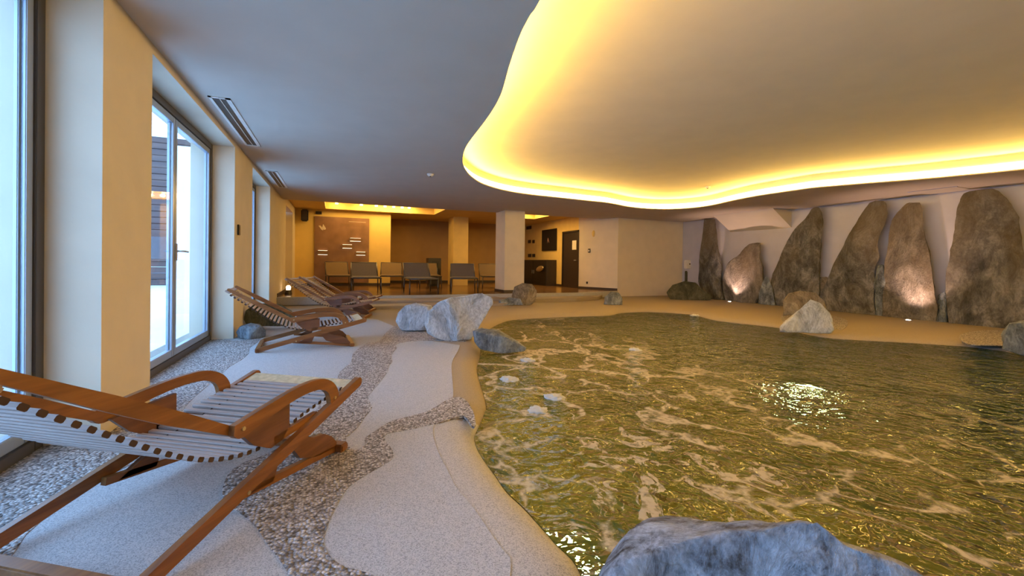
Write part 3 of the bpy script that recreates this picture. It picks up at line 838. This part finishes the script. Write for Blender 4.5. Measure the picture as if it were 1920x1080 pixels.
# white box on a stone stub
wb = empty('wall_box', ony(1290, 495, 11.95)); tag(wb, 'white box with a small round button on a stone stub in the far corner', 'box')
box('housing', (-.13, -.08, -.17), (.13, .08, .14), 'white', wb, .02)
bm = bmesh.new(); add_tube(bm, [(.0, -.08, 0), (.0, -.095, 0)], .025, 12); bm_obj('button', bm, 'dark', wb)
rock('stone_stub', [(1284, 540), (1285, 508), (1301, 508), (1303, 540)], (Vector((10.9, 12.08, 0)), (1, 0, 0), (0, 1, 0)), .18, 'rock_green', 'squat stone post carrying the white box in the far corner', 24, .01, .1, cat='post', nfac=0, rows=16, seg=24, facet=0)

# floor spotlights
for (x, y, lab) in ((1368, 566, 'small glowing floor spotlight below the short hunched stone'), (1703, 601, 'small glowing floor spotlight below the pink-lit standing stone')):
    p = onz(x, y, .0); e = empty('floor_spotlight', p); tag(e, lab, 'spotlight')
    bm = bmesh.new(); add_tube(bm, [(0, 0, -.01), (0, 0, .012)], .075, 16); bm_obj('rim', bm, 'steel', e)
    bm = bmesh.new(); add_tube(bm, [(0, 0, .010), (0, 0, .016)], [.045, .035], 16); bm_obj('lens', bm, 'uplight', e)
    l = light('spot', 'SPOT', (p.x, p.y, .06), 95, (1, .64, .50), (0, 0, 0), .04, spot=math.radians(96))
    l.rotation_euler = (0, math.radians(180 + 14), 0)

# lamp in mid pool, and one added for the glare by the deck edge
for (x, y, dd) in ((1512, 724, .8), (1062, 1010, .5)):
    p = onz(x, y, ZW); d = Vector((p.x, p.y, 0)).normalized()
    q = Vector((p.x, p.y, 0)) + d * dd
    e = empty('pool_lamp', (q.x, q.y, -1.0)); tag(e, 'round white lamp shining under water %s' % ('near the middle of the pool' if x > 1300 else 'beside the curved deck edge, added for the glare there'), 'lamp')
    bm = bmesh.new(); add_tube(bm, [(0, 0, 0), (0, 0, .03)], .12, 20); bm_obj('rim', bm, 'steel', e)
    bm = bmesh.new(); add_tube(bm, [(0, 0, .03), (0, 0, .045)], .085, 20); bm_obj('lens', bm, 'poollamp', e)
for p, w_ in (((3., 5.5, -.35), 20), ((5.5, 5., -.35), 12), ((2.6, 3.2, -.35), 18), ((6.5, 7., -.35), 12)):
    pass

# froth heaps above the massage jets
for i, (x, y, s) in enumerate(((1192, 656, .09), (990, 676, .10), (955, 712, .10), (1040, 745, .10), (1008, 770, .09), (1304, 592, .12))):
    p = onz(x, y, ZW); bm = bmesh.new(); bmesh.ops.create_icosphere(bm, subdivisions=4, radius=1)
    for v in bm.verts:
        q = v.co.copy(); k = 1 + .35 * noise.fractal(q * 2.6 + Vector((i * 5, 0, 0)), 1, 2, 5)
        v.co = Vector((q.x * s * .95 * k, q.y * s * .95 * k, q.z * s * .36 * k))
    o = bm_obj('froth_heap', bm, 'froth', None, True); o.location = (p.x, p.y, ZW - .01)
    lab = ['white froth heap over the farthest jet in the middle of the foam', 'white froth heap just right of the flat slate rock', 'white froth heap closest to the curved pool lip', 'white froth heap left of the foam patch in mid pool', 'low white froth heap, nearest of the jets', 'small froth heap at the far shore below the short wall'][i]
    tag(o, lab, 'froth', kind='stuff')


# ------------------------------------------------------------------ teak deckchairs
def side_poly(pts): return pts


def bar(p, q, w, a=None):
    """rectangle outline around segment p-q in the side plane"""
    p, q = Vector(p), Vector(q); t = (q - p).normalized(); n = Vector((-t.y, t.x)) * w / 2
    return [tuple(p + n), tuple(p - n), tuple(q - n), tuple(q + n)]


def rounded_bar(p, q, w, k=5):
    p, q = Vector(p), Vector(q); t = (q - p).normalized(); n = Vector((-t.y, t.x))
    out = []
    for i in range(k + 1):
        a = math.pi / 2 + math.pi * i / k; out.append(tuple(p + t * math.cos(a) * w / 2 + n * math.sin(a) * w / 2))
    for i in range(k + 1):
        a = -math.pi / 2 + math.pi * i / k; out.append(tuple(q + t * math.cos(a) * w / 2 + n * math.sin(a) * w / 2))
    return out


SLAT_ME = {}


def slat_mesh(w):
    if w not in SLAT_ME:
        bm = bmesh.new(); add_box(bm, (-.0135, -w / 2, -.0095), (.0135, w / 2, .0095))
        bmesh.ops.bevel(bm, geom=[e for e in bm.edges if abs(e.verts[0].co.y - e.verts[1].co.y) > .1], offset=.004, segments=1, affect='EDGES')
        bmesh.ops.recalc_face_normals(bm, faces=bm.faces)
        me = bpy.data.meshes.new('slat'); bm.to_mesh(me); bm.free()
        me.materials.append(M['slat']); me.materials.append(M['slatend'])
        for p in me.polygons:
            if abs(p.normal.y) > .9: p.material_index = 1
        SLAT_ME[w] = me
    return SLAT_ME[w]


def make_deckchair(label):
    W_, L_, h_ = .75, 1.29, .36
    e = empty('deckchair'); tag(e, label, 'deckchair', 'teak slatted deckchairs by the windows')
    # local frame: +x from head end to foot end, +y chair's left
    for s in (-1, 1):
        yo = s * W_ / 2 - (.030 if s > 0 else 0)
        prism('side_rail', rounded_bar((.02, .035), (L_, h_ - .005), .055), .030, 'teak', e, 'xz', yo)
        yi = s * (W_ / 2 - .032) - (.028 if s > 0 else 0)
        # back rail: flat board, widest in the middle
        a, b = Vector((-.31, .80)), Vector((.385, .395)); t = (b - a).normalized(); n = Vector((-t.y, t.x))
        pts = [tuple(a + n * .017 - t * .008), tuple(a + n * .008 - t * .02), tuple(a - n * .008 - t * .02), tuple(a - n * .017 - t * .008), tuple(a + t * .30 - n * .027), tuple(a + t * .50 - n * .029), tuple(a + t * .62 - n * .024), tuple(b - n * .018), tuple(b + n * .018), tuple(a + t * .55 + n * .024), tuple(a + t * .3 + n * .023)]
        prism('back_rail', pts, .028, 'teak', e, 'xz', yi - s * .0)
        # armrest: bowed board from the joint to the foot end of the rail
        top = spline([Vector((.37, .425, 0)), Vector((.55, .452, 0)), Vector((.75, .475, 0)), Vector((.92, .470, 0)), Vector((1.03, .42, 0)), Vector((1.08, .345, 0)), Vector((1.055, .30, 0))], 4, False)
        bot = spline([Vector((1.01, .30, 0)), Vector((.985, .375, 0)), Vector((.90, .418, 0)), Vector((.74, .422, 0)), Vector((.55, .392, 0)), Vector((.41, .362, 0)), Vector((.365, .385, 0))], 4, False)
        prism('armrest', [(p.x, p.y) for p in top + bot], .028, 'teak', e, 'xz', yi + s * .029 - 0)
        prism('gusset', [(.42, .375), (.72, .405), (.72, .30), (.68, .245), (.60, .235), (.50, .29)], .024, 'teakdark', e, 'xz', yi)
        prism('seat_bearer', bar((.62, .262), (.93, .275), .035), .024, 'teak', e, 'xz', yi)
        # front leg: low rail with curved web and foot
        prism('front_leg', bar((.40, .108), (1.13, .018), .034), .028, 'teak', e, 'xz', yi)
        web = [(.66, .085), (.98, .045), (1.06, .035), (1.10, .05), (1.06, .105), (.99, .145), (.92, .16), (.86, .13), (.83, .085), (.76, .082), (.78, .20), (.68, .18), (.52, .115)]
        prism('web', [(.93, .05), (1.10, .03), (1.11, .055), (1.06, .11), (.99, .15), (.90, .165), (.80, .215), (.72, .205), (.80, .10)], .024, 'teakdark', e, 'xz', yi + (.0))
        prism('web', [(.45, .09), (.62, .075), (.66, .175), (.58, .155)], .024, 'teakdark', e, 'xz', yi)
        for (x, z) in ((.44, .12), (.41, .40), (1.04, .335)):
            bm = bmesh.new(); yy = s * (W_ / 2 + .0005); add_tube(bm, [(x, yy - s * .004, z), (x, yy + s * .003, z)], .009, 8); bm_obj('rivet', bm, 'brass', e)
    hw = W_ / 2 - .03
    box('crossbar', (-.025, -hw - .03, .0), (.03, hw + .03, .05), 'teak', e, .006)
    box('crossbar', (1.095, -hw - .04, .0), (1.16, hw + .04, .045), 'teak', e, .008)
    fb = box('front_board', (-.055, -hw, -.009), (.055, hw, .009), 'sheep', e, .003); fb.location = (L_ - .065, 0, h_ - .012); fb.rotation_euler = (0, -.26, 0)
    hd = box('head_board', (-.03, -hw, -.011), (.03, hw, .011), 'slat', e, .005); hd.location = (-.325, 0, .775); hd.rotation_euler = (0, .53, 0)
    # slats hung along a sagging curve
    path = spline([Vector(p) for p in ((-.29, .73, 0), (-.15, .625, 0), (.02, .495, 0), (.15, .40, 0), (.28, .325, 0), (.42, .275, 0), (.56, .255, 0), (.68, .27, 0), (.80, .30, 0), (.95, .322, 0), (1.08, .335, 0), (1.17, .342, 0))], 8, False)
    ds = [0]
    for a, b in zip(path, path[1:]): ds.append(ds[-1] + (b - a).length)
    n = 34
    me = slat_mesh(W_ - .10)
    for i in range(n):
        s = ds[-1] * i / (n - 1); j = max(k for k in range(len(ds)) if ds[k] <= s + 1e-9); j = min(j, len(path) - 2)
        f = (s - ds[j]) / (ds[j + 1] - ds[j]); p = path[j].lerp(path[j + 1], f); t = path[j + 1] - path[j]
        o = link('slat', me, None, e); o.location = (p.x, 0, p.y); o.rotation_euler = (0, -math.atan2(t.y, t.x), 0)
    for s in (-1, 1):
        tube('cord', [(p.x, s * .2, p.y - .0) for p in path[::3]], .003, 'dark', e, 5)
    return e


def copy_thing(src, label):
    r = src.copy(); COL.objects.link(r); r['label'] = label
    for c in list(src.children):
        k = c.copy(); COL.objects.link(k); k.parent = r
    return r


dc = make_deckchair('teak slatted deckchair in the foreground, largest, its head end cut by the frame')
dc.location = (-.88, 1.90, .006); dc.rotation_euler = (0, 0, math.radians(56.5))
for x, y, a, lab, k in ((-.86, 6.12, .06, 'teak slatted deckchair beside the mossy boulder, second from the front', .93),
                        (-.45, 9.08, -.279, 'teak slatted deckchair behind the second one, its slats seen from above', .95),
                        (-.25, 10.15, -.30, 'farthest teak slatted deckchair, mostly hidden behind the third', .92)):
    o = copy_thing(dc, lab); o.location = (x, y, .004); o.rotation_euler = (0, 0, a); o.scale = (k, k, k)


# ------------------------------------------------------------------ lounge
def make_lounger(sling='sling'):
    e = empty('sun_lounger')
    W2, zs, L = .36, .44, 1.15
    for s in (-1, 1):
        tube('side_tube', [(s * W2, 0, zs - .02), (s * W2, L, zs - .02)], .018, 'gunmetal', e)
        tube('back_tube', [(s * W2, L - .05, zs), (s * (W2 - .01), L + .32, .86)], .016, 'gunmetal', e)
        for y, dy in ((.06, -.03), (L - .1, .05)):
            tube('leg', [(s * (W2 - .0), y, zs - .02), (s * (W2 + .01), y + dy, 0)], .016, 'gunmetal', e)
    tube('foot_tube', [(-W2, 0, zs - .02), (W2, 0, zs - .02)], .018, 'gunmetal', e)
    tube('head_tube', [(-W2, L + .32, .86), (W2, L + .32, .86)], .016, 'gunmetal', e)
    box('seat', (-W2 + .005, -.01, zs - .02), (W2 - .005, L - .02, zs + .012), sling, e, .01)
    b = box('backrest', (-W2 + .015, 0, -.008), (W2 - .015, .555, .008), sling, e, .006)
    b.location = (0, L - .05, zs); b.rotation_euler = (math.atan2(.42, .37), 0, 0)
    return e


LG = 'sling loungers in the lounge'
lproto = make_lounger('sling')
lab = ['grey sling lounger in the front row before the bronze panel', 'grey sling lounger, middle of the front row', 'grey sling lounger of the front row next to the white pillar']
lproto2 = make_lounger('sling_tan')
front = [((664, 518), (708, 518), 12.75, .0), ((768, 519), (820, 519), 11.95, .0), ((846, 521), (893, 521), 12.4, -.22)]
for i, (a, b, Y, rz) in enumerate(front):
    p = ony((a[0] + b[0]) / 2 + 2, a[1], Y)
    o = lproto if i == 0 else copy_thing(lproto, lab[i]); tag(o, lab[i], 'lounger', LG)
    o.location = (p.x, Y, LFLOOR); o.rotation_euler = (0, 0, rz)
    o.scale = (1.08, 1, 1)
lab2 = ['tan sling lounger right in front of the bronze panel, leftmost of the back row', 'tan sling lounger of the back row, right of the bronze panel', 'tan sling lounger of the back row, before the dark fireplace box', 'tan sling lounger half hidden behind the white pillar']
back = [(640, 15.0, .1), (735, 15.0, -.1), (808, 15.0, -.1), (925, 14.6, -.2)]
for i, (x, Y, rz) in enumerate(back):
    p = ony(x, 518, Y - .6)
    o = lproto2 if i == 0 else copy_thing(lproto2, lab2[i]); tag(o, lab2[i], 'lounger', LG)
    o.location = (p.x, Y - .6, LFLOOR); o.rotation_euler = (0, 0, rz)

# bronze panel with inlays and four sconces
YB = 16.485
def yb(x, y, off=0.): return ony(x, y, YB - off)


pa, pb = yb(590, 405, .04), yb(691, 540, .04)
z_b = LFLOOR + .12
bp_ = empty('bronze_panel', ((pa.x + pb.x) / 2, YB, z_b)); tag(bp_, 'large bronze-coloured wall panel with a pale butterfly inlay and faint lettering lines', 'panel')
def P3(x, y, off): q = yb(x, y, off); return Vector((q.x - bp_.location.x, -off, q.z - bp_.location.z))
box('sheet', (pa.x - bp_.location.x, -.04, 0), (pb.x - bp_.location.x, 0, pa.z - z_b), 'bronze', bp_, .004)
for wing in ([(597, 423), (601, 423), (605, 428), (606, 432), (603, 431)], [(604, 427), (606, 420), (611, 428), (611, 430), (607, 431)]):
    q = [P3(x, y, .04) for x, y in wing]; prism('butterfly_wing', [(v.x, v.z) for v in q], -.008, 'pale', bp_, 'xz', -.04)
for (x0, x1, y) in ((654, 686, 415.5), (640, 686, 420), (642, 686, 423)):
    a, b = P3(x0, y, .04), P3(x1, y + (x1 - x0) * .03, .04)
    box('line', (a.x, -.044, a.z - .006), (b.x, -.04, a.z + .006), 'bronze_box' if y > 416 else 'pale', bp_)
SL = ['bronze box sconce low at the left of the bronze panel', 'bronze box sconce in the middle of the bronze panel', 'highest bronze box sconce on the bronze panel', 'bronze box sconce at the lower right of the bronze panel']
for i, (x0, x1, y0, y1) in enumerate(((594, 616, 469, 478), (640, 662, 458, 466), (654, 679, 446, 453), (666, 687, 472, 479))):
    a, b = yb(x0, y0, .1), yb(x1, y1, .1)
    e = empty('wall_sconce', ((a.x + b.x) / 2, YB - .04, (a.z + b.z) / 2)); tag(e, SL[i], 'sconce', 'bronze box sconces')
    hw, hh = (b.x - a.x) / 2, abs(a.z - b.z) / 2
    box('housing', (-hw, -.11, -hh + .01), (hw, -.02, hh - .01), 'bronze_box', e, .006)
    box('tube', (-hw * .8, -.05, hh - .012), (hw * .8, -.035, hh - .004), 'sconce', e); box('tube', (-hw * .8, -.05, -hh + .004), (hw * .8, -.035, -hh + .012), 'sconce', e)
    for sg in (-1, 1): pass

sp = empty('speaker', yb(571.5, 404, .1)); tag(sp, 'black loudspeaker high on the ochre wall left of the bronze panel', 'speaker')
box('cabinet', (-.11, -.1, -.20), (.11, .1, .20), 'black', sp, .03); box('grille', (-.085, -.115, -.17), (.085, -.1, .17), 'dark', sp, .01); box('bracket', (-.03, .08, -.03), (.03, .2, .03), 'steel', sp)
for (x, y, w, h, nm, lab, cat) in ((597.5, 399, .2, .1, 'air_grille', 'small dark grille above the top left corner of the bronze panel', 'grille'),):
    e = empty(nm, yb(x, y, .0)); tag(e, lab, cat)
    box('frame', (-w / 2, -.03, -h / 2), (w / 2, 0, h / 2), 'dark', e, .004)
    for k in range(2): box('opening', (-.085 + k * .095, -.034, -.035), (-.01 + k * .095, -.03, .035), 'black', e)

# dark fireplace box in the back recess
p = ony(815, 512, 16.0); e = empty('fireplace', (p.x, 16.1, LFLOOR)); tag(e, 'dark box stove standing in the recess behind the middle lounger', 'stove')
fz = ony(815, 484, 16.0).z - LFLOOR
box('body', (-.26, -.2, .08), (.22, .25, fz), 'dark', e, .01); box('opening', (-.15, -.215, .3), (.12, -.2, fz - .12), 'black', e); box('plinth', (-.22, -.15, 0), (.18, .2, .08), 'black', e)

# glowing floor lamp at the left end of the lounge
p = ony(536, 531, 12.6); e = empty('floor_lantern', (p.x + .06, 12.6, LFLOOR)); tag(e, 'tiny glowing lantern on the floor behind the third deckchair', 'lantern')
bm = bmesh.new(); add_tube(bm, [(0, 0, 0), (0, 0, .12)], [.09, .07], 14); bm_obj('base', bm, 'dark', e)
bm = bmesh.new(); add_tube(bm, [(0, 0, .12), (0, 0, .2), (0, 0, .24)], [.05, .06, .03], 14); bm_obj('shade', bm, 'sconce', e)


# side wall items (plane x = SX)
def sw(x, y, off=0.): return onx(x, y, SX - off)


def on_side(name, x0, x1, y0, y1, depth, m, label, cat, bev=.004, parent=None):
    a = sw((x0 + x1) / 2, y0, 0); b = sw((x0 + x1) / 2, y1, 0); l = sw(x0, y0); r = sw(x1, y0)
    cy_, cz = (l.y + r.y) / 2, (a.z + b.z) / 2
    e = empty(name, (SX - .012, cy_, cz)); tag(e, label, cat)
    hy, hz = abs(l.y - r.y) / 2, abs(a.z - b.z) / 2
    box('body', (-depth, -hy, -hz), (0, hy, hz), m, e, bev)
    return e, hy, hz


e, hy, hz = on_side('wall_picture', 1018, 1045, 430, 470, .04, 'black', 'dark square picture with a pale wisp above the black cabinet', 'picture')
prism('wisp', [(-.05, -.12), (.0, .02), (.06, .1), (.10, .0), (.12, -.14), (.06, -.02), (.02, -.06)], -.004, m_plain('faded_pink', (.35, .2, .17), .6), e, 'yz', -.041)
e, hy, hz = on_side('cabinet', 996, 1044, 490, 536, .45, 'dark', 'low black cabinet below the dark picture', 'cabinet')
e.location.z = LFLOOR + hz
for s in (-1, 1):
    d_ = box('door', (-.468, s * hy * .03 if s > 0 else -hy * .97, -hz * .9), (-.451, hy * .97 if s > 0 else -hy * .03, hz * .92), 'black', e, .003)
    box('handle', (-.485, s * .08 - .01, -.05), (-.468, s * .08 + .01, .1), 'steel', d_)
cab = e
p = onx(1012, 504, SX - .60)
e = empty('wall_bowl', p); tag(e, 'oval golden dish shining against the front of the black cabinet', 'dish')
bm = bmesh.new(); bmesh.ops.create_uvsphere(bm, u_segments=20, v_segments=12, radius=1)
for v in bm.verts: v.co = Vector((v.co.x * .05, v.co.y * .33 + v.co.z * .02, v.co.z * .11 - v.co.y * .06))
bm_obj('dish', bm, 'brass', e, True); bm = bmesh.new(); add_tube(bm, [(.0, 0, 0), (.07, 0, 0)], .02, 8); bm_obj('stem', bm, 'steel', e)
IT = [('wall_grille', 988, 997, 424, 430, 'small dark grille high on the yellow side wall by the pillar', 'grille'),
      ('wall_switch', 991, 996, 450, 456, 'brown wall switch at picture height, left of the pair', 'switch'), ('wall_switch', 999, 1003, 450, 456, 'brown wall switch at picture height, right of the pair', 'switch'),
      ('wall_socket', 991, 997, 476, 482, 'dark round socket above the cabinet, left of the pair', 'socket'), ('wall_socket', 999, 1004, 476, 482, 'dark round socket above the cabinet, right of the pair', 'socket')]
for nm, x0, x1, y0, y1, lab, cat in IT:
    e, hy, hz = on_side(nm, x0, x1, y0, y1, .02, 'dark', lab, cat)
    box('inset', (-.024, -hy * .6, -hz * .6), (-.02, hy * .6, hz * .6), 'black', e)

# lounge side door
d4 = empty('door_3', (SX, 14.35, LFLOOR)); tag(d4, kind='structure')
box('leaf', (.02, -.56, 0), (.07, .56, 2.12), 'dark', d4, .004)
box('frame', (-.02, -.62, 0), (.1, -.56, 2.16), 'dark', d4); box('frame', (-.02, .56, 0), (.1, .62, 2.16), 'dark', d4); box('frame', (-.02, -.62, 2.12), (.1, .62, 2.18), 'dark', d4)
tube('handle', [(.02, -.46, 1.05), (-.04, -.46, 1.05), (-.04, -.34, 1.05)], .011, 'steel', d4)
nt_ = box('notice', (.012, -.42, 1.45), (.02, -.12, 1.8), 'notice', d4)

# items on the slanted wall
def slant(x, y):
    d = pix(x, y); nn = Vector((n_.x, n_.y, 0)); P0 = Vector((A.x, A.y, 0)); t = (P0 - EYEP).dot(nn) / d.dot(nn); return EYEP + d * t


ang = math.atan2(B.y - A.y, B.x - A.x)
for nm, x, y, w, h, m, lab, cat in (('wall_lamp', 1113, 438, .10, .24, 'ochre', 'pale oval shade on the slanted wall right of the dark door', 'lamp'), ('wall_switch', 1105, 470, .09, .14, 'dark', 'dark switch with a white rocker on the slanted wall', 'switch'), ('wall_hook', 1101, 530, .06, .08, 'dark', 'small dark fitting near the skirting of the slanted wall', 'fitting')):
    e = empty(nm, slant(x, y), ang); tag(e, lab, cat)
    if nm == 'wall_lamp':
        bm = bmesh.new(); bmesh.ops.create_uvsphere(bm, u_segments=16, v_segments=10, radius=1)
        for v in bm.verts: v.co = Vector((v.co.x * w * .6, v.co.y * .05, v.co.z * h * .5))
        bm_obj('shade', bm, 'ochre', e, True); box('plate', (-.03, -.01, -.03), (.03, .01, .03), 'steel', e)
    else:
        box('plate', (-w / 2, -.025, -h / 2), (w / 2, .0, h / 2), m, e, .004)
        box('rocker', (-w * .25, -.032, -h * .25), (w * .25, -.025, h * .2), 'white' if nm == 'wall_switch' else 'black', e)
